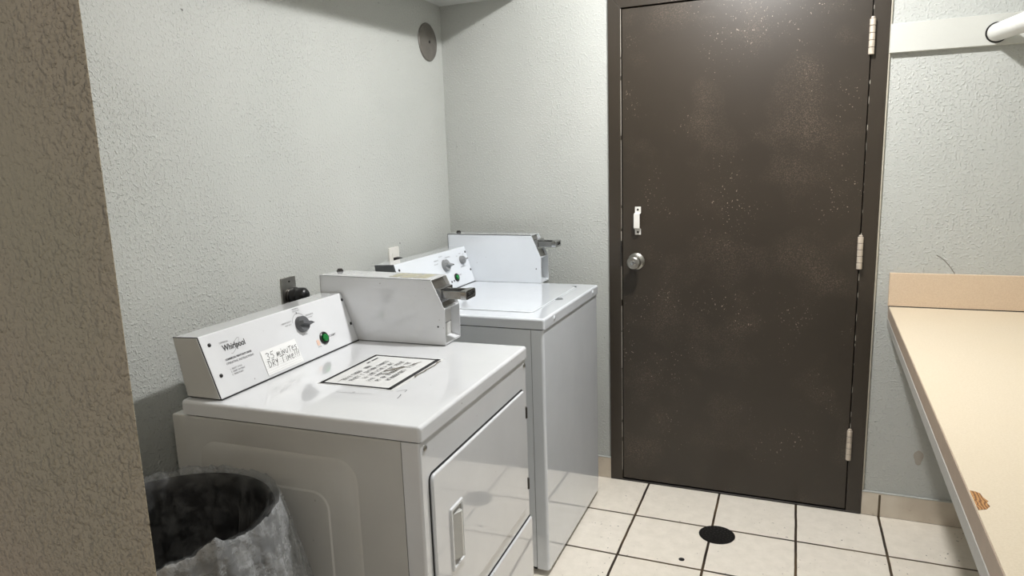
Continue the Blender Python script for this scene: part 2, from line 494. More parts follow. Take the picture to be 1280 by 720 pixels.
# pull handle: bent flat bar with two feet
hp = MB()
def bar(path, x0, x1, th):
    for (a, b) in zip(path, path[1:]):
        dy, dz = b[0] - a[0], b[1] - a[1]; L = math.hypot(dy, dz); ny, nz = -dz / L * th, dy / L * th
        hp.prism([(x0, a[0], a[1]), (x0, b[0], b[1]), (x0, b[0] + ny, b[1] + nz), (x0, a[0] + ny, a[1] + nz)],
                 [(x1, a[0], a[1]), (x1, b[0], b[1]), (x1, b[0] + ny, b[1] + nz), (x1, a[0] + ny, a[1] + nz)])
bar([(-0.0115, 1.240), (-0.0115, 1.213), (-0.038, 1.208), (-0.038, 1.152), (-0.0115, 1.147), (-0.0115, 1.122)], 0.884, 0.909, -0.003)
pull = hp.build('pull_handle', M['white'], door, bevel=0.001)
for zz in (1.228, 1.133):
    MB().lathe([(0.0045, 0), (0.0045, 0.0015), (0.002, 0.0025), (0, 0.0025)], (0.8965, -0.0145, zz), (0, -1, 0), 12).build('screw', M['dark_metal'], pull)

# ------------------------------------------------------------------ laundry machines
def make_machine(kind):
    dry = kind == 'dryer'
    if dry:
        root = thing('clothes_dryer', 'white coin operated clothes dryer beside the lined trash can', 'dryer', (0.803, -1.728, 0), 0.03)
        W_, ZT, ZL, LB = 0.665, 0.90, 0.866, -0.634
        E = M['enamel']
        bb, fb, tf, tb = (-0.638, 0.902), (-0.535, 0.902), (-0.588, 1.051), (-0.664, 1.048)
        c0, c1, c2 = 0.02, 0.606, 0.713
        box = [(-0.665, 0.902), (-0.665, 1.105), (-0.272, 1.100), (-0.230, 1.010), (-0.232, 0.902)]
    else:
        root = thing('clothes_washer', 'white coin operated top load washer nearest the brown door', 'washer', (0.756, -0.829, 0), 0)
        W_, ZT, ZL, LB = 0.667, 0.928, 0.892, -0.68
        E = M['enamel_w']
        bb, fb, tf, tb = (-0.66, 0.929), (-0.549, 0.929), (-0.596, 1.084), (-0.678, 1.081)
        c0, c1, c2 = 0.06, 0.647, 0.742
        box = [(-0.678, 0.929), (-0.678, 1.137), (-0.28, 1.134), (-0.238, 1.037), (-0.238, 0.929)]
    # body and wrap-around front panel
    xb = -0.672 if dry else -0.69
    zt = ZL - 0.0035
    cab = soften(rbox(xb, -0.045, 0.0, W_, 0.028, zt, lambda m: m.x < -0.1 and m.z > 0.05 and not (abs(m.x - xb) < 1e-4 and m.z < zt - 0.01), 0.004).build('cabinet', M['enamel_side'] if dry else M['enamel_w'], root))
    MB().box(-0.046, -0.042, 0.003, W_ - 0.003, 0.03, zt - 0.003).build('panel_seam', M['seam'], root)
    fp = soften(rbox(-0.0432, 0.0, 0.0, W_, 0.022, zt, lambda m: abs(m.x) < 1e-4 and 0.1 < m.z < zt - 0.01, 0.006 if dry else 0.010, 5).build('front_panel', E, root))
    MB().box(-0.6, -0.005, 0.003, W_ - 0.003, zt - 0.002, ZL + 0.002).build('lid_seam', M['seam'], root)
    top = soften(rbox(LB, 0.005, -0.002, W_ + 0.002, ZL, ZT, lambda m: m.z > ZL + 0.005 and m.x > LB + 0.01, 0.008, 5).build('top', E, root))
    for fx in (-0.06, -0.6):
        for fy in (0.05, W_ - 0.05):
            MB().lathe([(0.02, 0), (0.022, 0.004), (0.022, 0.012), (0.01, 0.014), (0.01, 0.03)], (fx, fy, 0), (0, 0, 1), 16).build('foot', M['black'], root, smooth=True)
    if dry:
        # pressed steps on the side panel
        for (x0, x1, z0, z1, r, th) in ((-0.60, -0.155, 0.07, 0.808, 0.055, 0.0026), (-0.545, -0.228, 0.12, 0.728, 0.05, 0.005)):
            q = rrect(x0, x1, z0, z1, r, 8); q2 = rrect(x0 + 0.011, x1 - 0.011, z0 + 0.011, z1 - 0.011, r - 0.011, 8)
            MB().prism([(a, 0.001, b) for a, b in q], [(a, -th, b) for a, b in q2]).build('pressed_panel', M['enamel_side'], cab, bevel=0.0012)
        # loading door
        q = rrect(0.030, 0.633, 0.404, 0.781, 0.018, 6)
        MB().prism([(-0.002, a, b) for a, b in q], [(0.0006, a, b) for a, b in q]).build('door_gap_shade', M['seam'], root)  # dark plate painted as the shade in the gap round the door
        q = rrect(0.0335, 0.6295, 0.4075, 0.777, 0.016, 6)
        dr = MB().prism([(-0.001, a, b) for a, b in q], [(0.009, a, b) for a, b in q]).build('loading_door', E, root, bevel=0.005, seg=4)
        # recessed pull
        o1 = rrect(0.104, 0.172, 0.508, 0.665, 0.005, 3); i1 = rrect(0.111, 0.165, 0.516, 0.657, 0.004, 3)
        hm = MB(); bm = hm.bm; n = len(o1)
        A = [bm.verts.new((0.009, *p)) for p in o1]; B = [bm.verts.new((0.0135, *p)) for p in rrect(0.106, 0.170, 0.510, 0.663, 0.005, 3)]
        C = [bm.verts.new((0.0135, *p)) for p in i1]; D = [bm.verts.new((0.0093, *p)) for p in rrect(0.113, 0.163, 0.518, 0.655, 0.004, 3)]
        for R0, R1 in ((A, B), (B, C), (C, D)):
            for i in range(n): bm.faces.new((R0[i], R0[(i + 1) % n], R1[(i + 1) % n], R1[i]))
        hnd = hm.build('door_handle', M['enamel'], dr)
        MB().box(0.0085, 0.0098, 0.112, 0.164, 0.517, 0.656).build('handle_recess', simple('recess_shade', (150, 149, 145), 0.4), dr)  # flat grey plate, its colour stands for shade inside the pull
        MB().prism([(0.009, 0.118, 0.53), (0.009, 0.152, 0.53), (0.020, 0.150, 0.53), (0.0205, 0.142, 0.53)],
                   [(0.009, 0.118, 0.645), (0.009, 0.152, 0.645), (0.020, 0.150, 0.645), (0.0205, 0.142, 0.645)]).build('finger_grip', M['enamel_side'], dr, bevel=0.002)
        for z0 in (0.70, 0.475):
            MB().lathe([(0.0035, 0), (0.0045, 0.001), (0.0045, 0.034), (0.0035, 0.035)], (0.006, 0.6385, z0 - 0.015), (0, 0, 1), 12).build('door_hinge', M['dark_metal'], root, smooth=True)
        # lower access panel
        MB().box(-0.002, 0.0008, 0.006, 0.662, 0.03, 0.364).build('panel_gap', M['seam'], root)
        MB().box(-0.001, 0.0075, 0.003, 0.6635, 0.028, 0.359).build('lower_panel', E, root, bevel=0.004, seg=3)
        for yy in (0.022, 0.648):
            MB().lathe([(0.0065, 0), (0.0065, 0.002), (0.004, 0.004), (0, 0.0045)], (0, yy, 0.845), (1, 0, 0), 14).build('screw', M['steel'], root, smooth=True)
    else:
        for yy in (0.1, 0.585):
            MB().lathe([(0.0085, 0), (0.0085, 0.003), (0.006, 0.005), (0, 0.005)], (0.003, yy, 0.911), (1, 0, 0), 16).build('plug_button', M['enamel_w'], root, smooth=True)
        # lid set into the top
        q = rrect(-0.535, -0.062, 0.075, 0.592, 0.02, 6); q2 = rrect(-0.5335, -0.0635, 0.0765, 0.5905, 0.019, 6)
        MB().prism([(a, b, ZT - 0.002) for a, b in q], [(a, b, ZT + 0.0003) for a, b in q]).build('lid_gap', simple('lid_shadow_line', (176, 180, 184), 0.4), root)
        q = rrect(-0.533, -0.066, 0.08, 0.588, 0.018, 6)
        MB().prism([(a, b, ZT - 0.001) for a, b in q], [(a, b, ZT + 0.004) for a, b in q]).build('lid', E, root, bevel=0.0025, seg=3)
        MB().lathe([(0.0, 0.0), (0.014, 0.0003), (0.016, 0.0015), (0.018, 0.0)], (-0.058, 0.335, ZT + 0.0002), (0, 0, 1), 20, cap=False).build('lid_catch', M['grey_cap'], root, smooth=True)
        MB().box(-0.085, -0.066, 0.588, 0.597, ZT, ZT + 0.004).build('lid_hinge', M['grey_cap'], root, bevel=0.001)

    # console
    cons = MB().prism([(a, c0 + 0.002, b) for a, b in (bb, fb, tf, tb)], [(a, c1 - 0.0005, b) for a, b in (bb, fb, tf, tb)]).build('console', E, root, bevel=0.003, seg=3)
    MB().box(bb[0] + 0.006, fb[0] + 0.0012, c0 + 0.003, c1 - 0.001, ZT - 0.001, ZT + 0.0028).build('console_gap', M['seam'], cons)
    MB().prism([(a, c0 + 0.0008, b) for a, b in (bb, fb, tf, tb)], [(a, c0 + 0.0022, b) for a, b in (bb, fb, tf, tb)]).build('end_seam', M['seam'], cons)
    def inset(d): return [(bb[0] + d, bb[1] + d), (fb[0] - d * 1.3, fb[1] + d), (tf[0] - d * 0.7, tf[1] - d), (tb[0] + d, tb[1] - d)]
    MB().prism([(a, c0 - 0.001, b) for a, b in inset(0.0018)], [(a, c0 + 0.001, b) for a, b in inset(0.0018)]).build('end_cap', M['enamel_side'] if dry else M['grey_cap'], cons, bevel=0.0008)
    u = Vector((tf[0] - fb[0], 0, tf[1] - fb[1])).normalized(); nrm = Vector((0, 1, 0)).cross(u).normalized()
    if nrm.x < 0: nrm = -nrm
    def F(ly, t, h=0.0006):
        p = Vector((fb[0], ly, fb[1])) + u * t + nrm * h
        return (p.x, p.y, p.z)
    def flat(name, prof, ly, t, mat, seg=28, par=cons):
        return MB().lathe(prof, F(ly, t, 0), nrm, seg).build(name, mat, par, smooth=True)
    def ring(mb, cx, cy, r, a0, a1, wd=0.0009, ry=None):
        ry = ry or r
        mb.ribbon(F, [(cx + r * math.cos(math.radians(a0 + (a1 - a0) * i / 24)), cy + ry * math.sin(math.radians(a0 + (a1 - a0) * i / 24))) for i in range(25)], wd)
    def dial(name, ly, t, r, ang, mat, depth):
        k = MB().lathe([(r * 1.02, 0), (r, 0.004), (r * 0.94, 0.012), (r * 0.9, 0.0135), (0, 0.0135)], F(ly, t, 0.0006), nrm, 32)
        # raised grip bar across the knob that ends in a point
        ca, sa = math.cos(ang), math.sin(ang)
        def G(x, y, h): return F(ly + x * ca - y * sa, t + x * sa + y * ca, h)
        lo = [(-r * .9, -r * .3), (r * .75, -r * .3), (r * 1.12, -r * .08), (r * 1.12, r * .08), (r * .75, r * .3), (-r * .9, r * .3)]
        hi = [(-r * .75, -r * .17), (r * .75, -r * .17), (r * 1.05, -r * .05), (r * 1.05, r * .05), (r * .75, r * .17), (-r * .75, r * .17)]
        k.prism([G(x, y, 0.008) for x, y in lo], [G(x, y, depth) for x, y in hi])
        o = k.build(name, mat, root, smooth=True)
        MB().prism([G(x, y, depth - .002) for x, y in ((r * .7, -r * .13), (r * 1.1, -r * .08), (r * 1.1, r * .08), (r * .7, r * .13))],
                   [G(x, y, depth + .001) for x, y in ((r * .75, -r * .1), (r * 1.08, -r * .06), (r * 1.08, r * .06), (r * .75, r * .1))]).build('pointer', M['black'] if not dry else mat, o)
        return o
    def button(ly, t, s=1.0):
        rim = flat('start_button', [(0.0185 * s, 0), (0.0185 * s, 0.004), (0.016 * s, 0.0055), (0.0142 * s, 0.005), (0.0142 * s, 0.002)], ly, t, M['black'], par=root)
        flat('button_cap', [(0.0112 * s, 0.001), (0.0112 * s, 0.008), (0.0095 * s, 0.010), (0, 0.0105)], ly, t, M['green'], par=rim)
    scr = [(0.046, 0.132), (0.046, 0.054), (c1 - 0.010, 0.136), (c1 - 0.010, 0.057)] if dry else [(c1 - 0.013, 0.137), (c1 - 0.012, 0.056), (c0 + 0.025, 0.137), (c0 + 0.025, 0.056)]
    for a, b in scr:
        flat('screw', [(0.0048, 0), (0.0048, 0.0015), (0.003, 0.003), (0, 0.0032)], a, b, M['black'], 12)
    if dry:
        dial('cycle_dial', 0.378, 0.106, 0.0235, -0.25, M['knob'], 0.026)
        button(0.450, 0.046)
        r_ = MB(); ring(r_, 0.376, 0.110, 0.0295, 25, 165); r_.ribbon(F, [(0.376, 0.1395), (0.376, 0.1425)], 0.003)
        r_.build('dial_arc', M['ink_grey'], cons); r_ = MB()
        # slanted logo swoosh
        sw = [(0.121 + 0.005 * math.cos(a) * 0.9 + 0.019 * math.sin(a), 0.112 - 0.004 * math.cos(a) + 0.0165 * math.sin(a)) for a in [math.radians(d) for d in range(-100, 200, 12)]]
        r_.ribbon(F, sw, 0.0007)
        r_.build('logo_swoosh', M['ink_grey'], cons)
        lettering('logo_lettering', [('Whirlpool', 0.0215, 0.080, 0.1065, dict(width=0.076, bold=0.0004))], F, M['ink'], cons)
        lettering('instruction_lettering', [
            ('COMMERCIAL HEAVY DUTY DRYER', 0.0062, 0.075, 0.083, dict(width=0.091, bold=0.0003)),
            ('OPERATING INSTRUCTIONS', 0.0078, 0.074, 0.0725, dict(width=0.094)),
            ('1.  SELECT CYCLE', 0.0058, 0.079, 0.058, dict(width=0.040)),
            ('2.  INSERT PAYMENT', 0.0058, 0.079, 0.051, dict(width=0.047)),
            ('3.  PRESS START', 0.0058, 0.079, 0.044, dict(width=0.038))], F, M['ink_grey'], cons)
        lettering('small_caption', [('COMMERCIAL', 0.0058, 0.075, 0.1265, dict(width=0.03))], F, M['ink_grey'], cons)
        lettering('dial_lettering', [
            ('NORMAL', 0.0058, 0.364, 0.1515, dict(width=0.026)), ('MEDIUM HEAT', 0.0045, 0.362, 0.1455, dict(width=0.03)),
            ('DELICATE', 0.0058, 0.409, 0.1235, dict(width=0.034)), ('LOW HEAT', 0.0045, 0.413, 0.1165, dict(width=0.024)),
            ('HEAVY DUTY', 0.0058, 0.303, 0.121, dict(width=0.04)), ('HIGH HEAT', 0.0045, 0.314, 0.1135, dict(width=0.027)),
            ('CYCLE', 0.0058, 0.367, 0.0735, dict(width=0.022))], F, M['ink_grey'], cons)
        lettering('start_lettering', [('START', 0.0085, 0.473, 0.0425, dict(width=0.034))], F, M['ink'], cons)
        MB().prism([F(a, b, 0) for a, b in rrect(0.413, 0.426, 0.031, 0.0475, 0.003, 3)], [F(a, b, 0.0008) for a, b in rrect(0.413, 0.426, 0.031, 0.0475, 0.003, 3)]).build('indicator_light', M['orange'], cons)
        lettering('indicator_lettering', [('IN USE', 0.0042, 0.413, 0.0255, dict(width=0.015))], F, M['ink_grey'], cons)
    else:
        dial('cycle_dial', 0.425, 0.104, 0.0255, -0.25, M['knob_light'], 0.028)
        dial('temperature_dial', 0.578, 0.106, 0.0185, 0.05, M['knob_light'], 0.024)
        button(0.490, 0.042, 0.95)
        lettering('dial_lettering', [
            ('NORMAL', 0.006, 0.396, 0.143, dict(width=0.026)), ('PERM PRESS', 0.006, 0.443, 0.133, dict(width=0.046)),
            ('DELICATES', 0.006, 0.348, 0.131, dict(width=0.036)), ('BULKY', 0.006, 0.343, 0.117, dict(width=0.034)),
            ('WARM', 0.0055, 0.566, 0.1345, dict(width=0.022)), ('HOT', 0.0055, 0.541, 0.126, dict(width=0.012)), ('COLD', 0.0055, 0.60, 0.128, dict(width=0.014)),
            ('TEMPERATURE', 0.006, 0.551, 0.076, dict(width=0.046))], F, M['ink_grey'], cons)
        lettering('start_lettering', [('START', 0.0075, 0.512, 0.046, dict(width=0.03))], F, M['ink'], cons)
        for a, b in ((0.462, 0.032), (0.440, 0.031)):
            flat('status_light', [(0.0042, 0), (0.0042, 0.001), (0, 0.0015)], a, b, M['ink'], 12)

    # meter case (coin box): side plates, top, back, recessed front with coin slide
    th = 0.0025
    mc = MB()
    for y0 in (c1 + 0.001, c2 - th):
        mc.prism([(a, y0, b) for a, b in box], [(a, y0 + th, b) for a, b in box])
    (bx0, bz0), (bx1, bz1), (tx, tz), (sx, sz), (ex, ez) = box
    mc.prism([(bx1, c1 + .001, bz1), (tx, c1 + .001, tz), (tx, c1 + .001, tz - th), (bx1, c1 + .001, bz1 - th)],
             [(bx1, c2, bz1), (tx, c2, tz), (tx, c2, tz - th), (bx1, c2, bz1 - th)])
    mc.box(bx0, bx0 + th, c1 + .001, c2, bz0, bz1)
    case = mc.build('meter_case', E, root)
    y0, y1 = c1 + 0.001 + th, c2 - th
    # sloped face (set back), ledge, lower panel, base lip
    d = 0.013
    MB().prism([(tx - d, y0, tz - th), (sx - d, y0, sz + 0.004), (sx - d - th, y0, sz + 0.004), (tx - d - th, y0, tz - th)],
               [(tx - d, y1, tz - th), (sx - d, y1, sz + 0.004), (sx - d - th, y1, sz + 0.004), (tx - d - th, y1, tz - th)]).build('slide_plate', M['steel'], case)
    MB().box(sx - 0.04, sx - 0.003, y0, y1, sz - 0.002, sz + 0.004).build('ledge', E, case, bevel=0.0008)
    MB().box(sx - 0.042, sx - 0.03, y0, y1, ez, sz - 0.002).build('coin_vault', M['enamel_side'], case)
    MB().prism([(ex - 0.03, y0, ez), (ex - 0.001, y0, ez), (ex - 0.001, y0, ez + 0.006), (ex - 0.03, y0, ez + 0.014)],
               [(ex - 0.03, y1, ez), (ex - 0.001, y1, ez), (ex - 0.001, y1, ez + 0.006), (ex - 0.03, y1, ez + 0.014)]).build('base_lip', E, case)
    MB().box(bx0 + 0.01, ex - 0.003, c1 + 0.003, c2 - 0.002, ZT - 0.001, ZT + 0.0026).build('case_gap', M['seam'], case)
    MB().box(sx - 0.031, sx - 0.0295, y0, y1, sz - 0.055, sz - 0.0535).build('vault_seam', M['ink_grey'], case)
    for (a, b) in (((ex - 0.022), (0.958 if dry else 0.99)),):
        MB().lathe([(0.0028, 0), (0.0028, 0.0008), (0, 0.001)], (a, c1 + 0.001, b), (0, -1, 0), 10).build('screw', M['ink'], case)
    MB().lathe([(0.011, 0), (0.011, 0.004), (0.008, 0.006), (0.0075, 0.009), (0, 0.0095)], (bx0 + 0.02, c2 - 0.022, bz1 - 0.0005), (0, 0, 1), 16).build('lock_nut', M['dark_metal'], case, smooth=True)
    # coin slide
    ym = (y0 + y1) / 2; hw = 0.033
    zc = (tz + sz) / 2 - 0.002 if dry else (tz + sz) / 2 + 0.010
    x0s = (tx + sx) / 2 - 0.006; L = 0.084 if dry else 0.084
    sl = MB()
    sl.box(x0s - 0.03, x0s + L, ym - hw, ym - hw + 0.007, zc - 0.013, zc + 0.010)
    sl.box(x0s - 0.03, x0s + L, ym + hw - 0.007, ym + hw, zc - 0.013, zc + 0.010)
    sl.box(x0s - 0.03, x0s + L - 0.004, ym - hw + 0.007, ym + hw - 0.007, zc - 0.011, zc + 0.002)
    sl.box(x0s - 0.01, x0s + 0.012, ym - hw - 0.008, ym + hw + 0.008, zc - 0.024, zc + 0.018)
    slide = sl.build('coin_slide', M['chrome'], root, bevel=0.0012)
    for k in range(4):
        yk = ym - 0.0195 + k * 0.013
        MB().box(x0s + 0.03, x0s + 0.052, yk - 0.0022, yk + 0.0022, zc + 0.0019, zc + 0.003).build('coin_slot', M['ink'], slide)
    g = MB()
    prof = rrect(ym - hw - 0.003, ym + hw + 0.003, zc - 0.015, zc + 0.013, 0.008, 4); n = len(prof)
    inn = rrect(ym - hw + 0.006, ym + hw - 0.006, zc - 0.007, zc + 0.006, 0.004, 4)
    A = [g.bm.verts.new((x0s + L - 0.012, *p)) for p in prof]; B = [g.bm.verts.new((x0s + L + 0.007, *p)) for p in prof]
    C = [g.bm.verts.new((x0s + L + 0.007, *p)) for p in inn]; D = [g.bm.verts.new((x0s + L - 0.012, *p)) for p in inn]
    for R0, R1 in ((A, B), (B, C), (C, D), (D, A)):
        for i in range(n): g.bm.faces.new((R0[i], R0[(i + 1) % n], R1[(i + 1) % n], R1[i]))
    g.build('slide_grip', M['chrome'], slide, bevel=0.001)
    MB().box(x0s + L - 0.010, x0s + L - 0.002, ym - hw + 0.004, ym + hw - 0.004, zc - 0.009, zc + 0.008).build('grip_hollow', M['black'], slide)
    return root, F, case, top


dryer, FD, case_d, top_d = make_machine('dryer')
washer, FW, case_w, top_w = make_machine('washer')

# worn sticker on top of the dryer's meter case
rng = random.Random(5)
for (xa, xb) in ((-0.425, -0.395), (-0.388, -0.345), (-0.338, -0.298)):
    p = []
    for i in range(7): p.append((xa + (xb - xa) * i / 6, 0.628 + rng.uniform(-0.004, 0.004)))
    for i in range(7): p.append((xb - (xb - xa) * i / 6, 0.700 + rng.uniform(-0.005, 0.005)))
    MB().prism([(a, b, 1.1012 + (-0.272 - a) * 0.0127 - 0.003) for a, b in p], [(a, b, 1.1012 + (-0.272 - a) * 0.0127 - 0.0006) for a, b in p]).build('worn_sticker', M['worn'], case_d)

# sign sticker on the dryer's top; text is read by someone standing in front of the machine
def FT(y, x, h=0.0006): return (-x, y, 0.90 + h)     # (along width, towards the back)
sg = MB().prism([FT(a, b, -0.001) for a, b in ((0.194, 0.171), (0.474, 0.171), (0.472, 0.392), (0.196, 0.392))],
                [FT(a, b, 0.0007) for a, b in ((0.194, 0.171), (0.474, 0.171), (0.472, 0.392), (0.196, 0.392))]).build('notice_sticker', M['sticker'], dryer)
bd = MB()
bd.ribbon(FT, [(0.203, 0.186), (0.463, 0.186)], 0.0125, 0.0011).ribbon(FT, [(0.463, 0.186), (0.463, 0.384)], 0.009, 0.0011)
bd.ribbon(FT, [(0.463, 0.384), (0.203, 0.384)], 0.0095, 0.0011).ribbon(FT, [(0.203, 0.384), (0.203, 0.186)], 0.009, 0.0011)
bd.build('printed_border', M['ink'], sg)
rng = random.Random(11)
for i, (a, b) in enumerate(((0.235, 0.385), (0.235, 0.425), (0.262, 0.415), (0.245, 0.435), (0.25, 0.43), (0.262, 0.425))):
    tx = MB(); scribble(tx, FT, a, b, 0.335 - i * 0.0225, 0.0125, rng, 0.0017); tx.build('printed_line', M['ink_grey'], sg)
for a in (0.385, 0.408, 0.425):
    MB().ribbon(FT, [(a, 0.364), (a + 0.011, 0.364)], 0.006, 0.001).build('printed_dash', M['ink'], sg)
rng = random.Random(2)
def rag(pts, wd):
    tr = MB(); bm = tr.bm
    L = [bm.verts.new(FT(x, y + rng.uniform(0.3, 1) * wd, 0.0016)) for x, y in pts]
    Rr = [bm.verts.new(FT(x, y - rng.uniform(0.3, 1) * wd, 0.0016)) for x, y in pts]
    for i in range(len(pts) - 1): bm.faces.new((L[i], L[i + 1], Rr[i + 1], Rr[i]))
    tr.build('torn_patch', M['tear'], sg)
rag([(0.30 + i * 0.012, 0.262 - 0.0035 * i + rng.uniform(-.004, .004)) for i in range(12)], 0.003)
rag([(0.33 + i * 0.008, 0.268 - 0.004 * i + rng.uniform(-.007, .007)) for i in range(7)], 0.007)
rag([(0.215 + i * 0.01, 0.345 + rng.uniform(-.002, .002)) for i in range(4)], 0.0012)
rag([(0.30 + i * 0.014, 0.172 + rng.uniform(-.003, .003)) for i in range(12)], 0.004)
for pts, wd in (([(0.147, 0.133), (0.168, 0.137), (0.175, 0.140)], 0.0018), ([(0.192, 0.139), (0.206, 0.141), (0.207, 0.146), (0.192, 0.160)], 0.0014),
                ([(0.150, 0.304), (0.152, 0.25), (0.160, 0.21)], 0.0009), ([(0.158, 0.262), (0.16, 0.258)], 0.002)):
    MB().ribbon(FT, pts, wd).build('scratch', M['ink_grey'], top_d)

# handwritten card taped to the dryer's console
def NF(x, y, h=0.0):
    return FD(0.190 + x, 0.008 + y, h)
note = thing('paper_note', 'handwritten white paper note on the console of the dryer', 'note')
note.matrix_world = Matrix.Translation((0.803, -1.728, 0)) @ Matrix.Rotation(0.03, 4, 'Z')
cw, chh = 0.1435, 0.067
MB().prism([NF(0, 0, 0.0008), NF(cw, -.0005, 0.0008), NF(cw - 0.004, chh, 0.0008), NF(0.0005, chh - 0.001, 0.0008)],
           [NF(0, 0, 0.0016), NF(cw, -.0005, 0.0016), NF(cw - 0.004, chh, 0.0016), NF(0.0005, chh - 0.001, 0.0016)]).build('sheet', M['paper'], note)
ln = MB()
for i in range(6):
    yy = 0.005 + i * 0.0062
    ln.ribbon(NF, [(0.003, yy), (cw - 0.005, yy)], 0.0004, 0.0018)
ln.build('ruled_lines', simple('pale_rule', (186, 186, 182), 0.8), note)
G = {  # strokes in a unit box
    '3': [[(0, .92), (.3, 1), (.62, .82), (.3, .55), (.62, .3), (.35, 0), (0, .12)]],
    '5': [[(.65, 1), (.15, .97), (.08, .58), (.45, .6), (.6, .3), (.38, 0), (0, .1)]],
    'm': [[(0, 0), (.08, .6), (.12, .1), (.35, .62), (.42, .05), (.65, .62), (.75, 0)]],
    'i': [[(.1, .55), (.1, 0)], [(.12, .78), (.13, .86)]],
    'N': [[(0, 0), (.05, .6), (.4, .05), (.45, .65)]],
    'u': [[(0, .6), (.05, .1), (.3, 0), (.45, .2), (.48, .62)]],
    'T': [[(.3, .75), (.28, 0)], [(0, .72), (.62, .78)]],
    'E': [[(.02, .35), (.4, .4), (.35, .62), (.1, .6), (.05, .15), (.3, 0), (.45, .1)]],
    's': [[(.45, .65), (.1, .6), (.08, .4), (.4, .3), (.35, .02), (0, .04)]],
    'D': [[(.05, .9), (.1, 0), (.5, .1), (.62, .5), (.4, .85), (0, .92)]],
    'R': [[(.05, 0), (.08, .9), (.5, .85), (.45, .5), (.1, .45), (.55, 0)]],
    'Y': [[(0, .8), (.2, .4), (.45, .85)], [(.45, .85), (.25, .1), (.1, -.15)]],
    't': [[(.45, .95), (.4, 0)], [(0, .92), (.95, 1)]],
    'I': [[(.15, .6), (.12, 0)], [(.17, .8), (.18, .87)]],
    'M': [[(0, 0), (.1, .7), (.3, .25), (.55, .7), (.62, 0)]],
    'e': [[(.02, .35), (.42, .42), (.38, .65), (.1, .6), (.05, .15), (.3, 0), (.5, .12)]],
    '!': [[(.22, 1), (.12, .35)], [(.1, .08), (.1, .12)]],
}
hw_ = MB()
def write(s, x, y, hgt, adv):
    for c, a in zip(s, adv):
        if c != ' ':
            for st in G[c]: hw_.ribbon(NF, [(x + px * hgt * 0.95 + py * hgt * 0.08, y + py * hgt) for px, py in st], 0.0014, 0.0020)
        x += a
write('35 miNuTEs', 0.014, 0.0385, 0.0185, [.0165, .0165, .006, .0175, .006, .0125, .0125, .0135, .012, .012])
write('DRY tIMe!!!', 0.0115, 0.0185, 0.0185, [.0155, .0135, .011, .0095, .0195, .0075, .0155, .0135, .008, .0078, .008])
hw_.build('handwriting', M['ink'], note)

# ------------------------------------------------------------------ outlets and plugs on the left wall
op = thing('wall_outlet', 'worn grey metal outlet plate on the wall behind the dryer', 'outlet', (0, -1.152, 1.04))
q = rrect(-0.034, 0.034, -0.056, 0.056, 0.004, 3)
MB().prism([(0, a, b) for a, b in q], [(0.005, a, b) for a, b in q]).build('cover_plate', M['steel'], op, bevel=0.0015)
MB().lathe([(0.023, 0), (0.023, 0.008), (0.021, 0.010), (0, 0.010)], (0.004, 0.002, -0.004), (1, 0, 0), 24).build('receptacle', M['dark_metal'], op, smooth=True)
MB().lathe([(0.003, 0), (0.003, 0.002), (0, 0.002)], (0.005, 0.002, 0.042), (1, 0, 0), 10).build('screw', M['dark_metal'], op)
pc = thing('power_cord', 'thick black round plug and cord in the grey outlet', 'power cord', (0, -1.152, 1.04))
MB().lathe([(0.024, 0), (0.026, 0.004), (0.026, 0.016), (0.022, 0.022), (0.024, 0.026), (0.022, 0.046), (0.014, 0.054), (0, 0.056)], (0.0142, 0.004, -0.004), (1, 0.1, 0.1), 28).build('plug', M['black'], pc, smooth=True)
MB().tube([(0.052, 0.006, -0.006), (0.068, 0.004, -0.02), (0.066, 0.0, -0.06), (0.05, -0.01, -0.16), (0.045, -0.02, -0.40), (0.05, -0.03, -0.80)], 0.009, 10).build('cord', M['black'], pc, smooth=True)

op = thing('wall_outlet', 'clean white outlet plate on the wall behind the washer', 'outlet', (0, -0.513, 1.06))
q = rrect(-0.037, 0.037, -0.057, 0.057, 0.004, 3)
MB().prism([(0, a, b) for a, b in q], [(0.006, a, b) for a, b in q]).build('cover_plate', M['white'], op, bevel=0.002)
q = rrect(-0.017, 0.017, -0.034, 0.034, 0.003, 3)
MB().prism([(0.005, a, b) for a, b in q], [(0.0072, a, b) for a, b in q]).build('receptacle', M['white'], op)
pc = thing('power_cord', 'small black angled plug and cord in the white outlet', 'power cord', (0, -0.513, 1.06))
MB().prism([(0.0074, -0.014, -0.012), (0.0074, 0.022, -0.012), (0.0074, 0.022, 0.016), (0.0074, -0.014, 0.016)],
           [(0.034, -0.006, -0.010), (0.034, 0.018, -0.010), (0.034, 0.018, 0.012), (0.034, -0.006, 0.012)]).build('plug', M['black'], pc, bevel=0.003)
MB().tube([(0.028, 0.012, 0.002), (0.036, 0.034, 0.003), (0.038, 0.046, -0.006), (0.036, 0.052, -0.04), (0.035, 0.055, -0.2), (0.035, 0.06, -0.6)], [0.008, 0.007, 0.005, 0.0045, 0.0045, 0.0045], 10).build('cord', M['black'], pc, smooth=True)

# round metal cover high on the left wall
vc = thing('vent_cover', 'round grey metal vent cover high on the left wall by the corner', 'vent cover', (0, -0.133, 1.968))
MB().lathe([(0.079, 0), (0.08, 0.003), (0.076, 0.006), (0.07, 0.0055), (0.045, 0.009), (0.0, 0.0105)], (0, 0, 0), (1, 0, 0), 48).build('plate', M['vent'], vc, smooth=True)
MB().lathe([(0.006, 0), (0.006, 0.0025), (0.003, 0.004), (0, 0.004)], (0.010, 0, 0), (1, 0, 0), 14).build('screw', M['dark_metal'], vc, smooth=True)

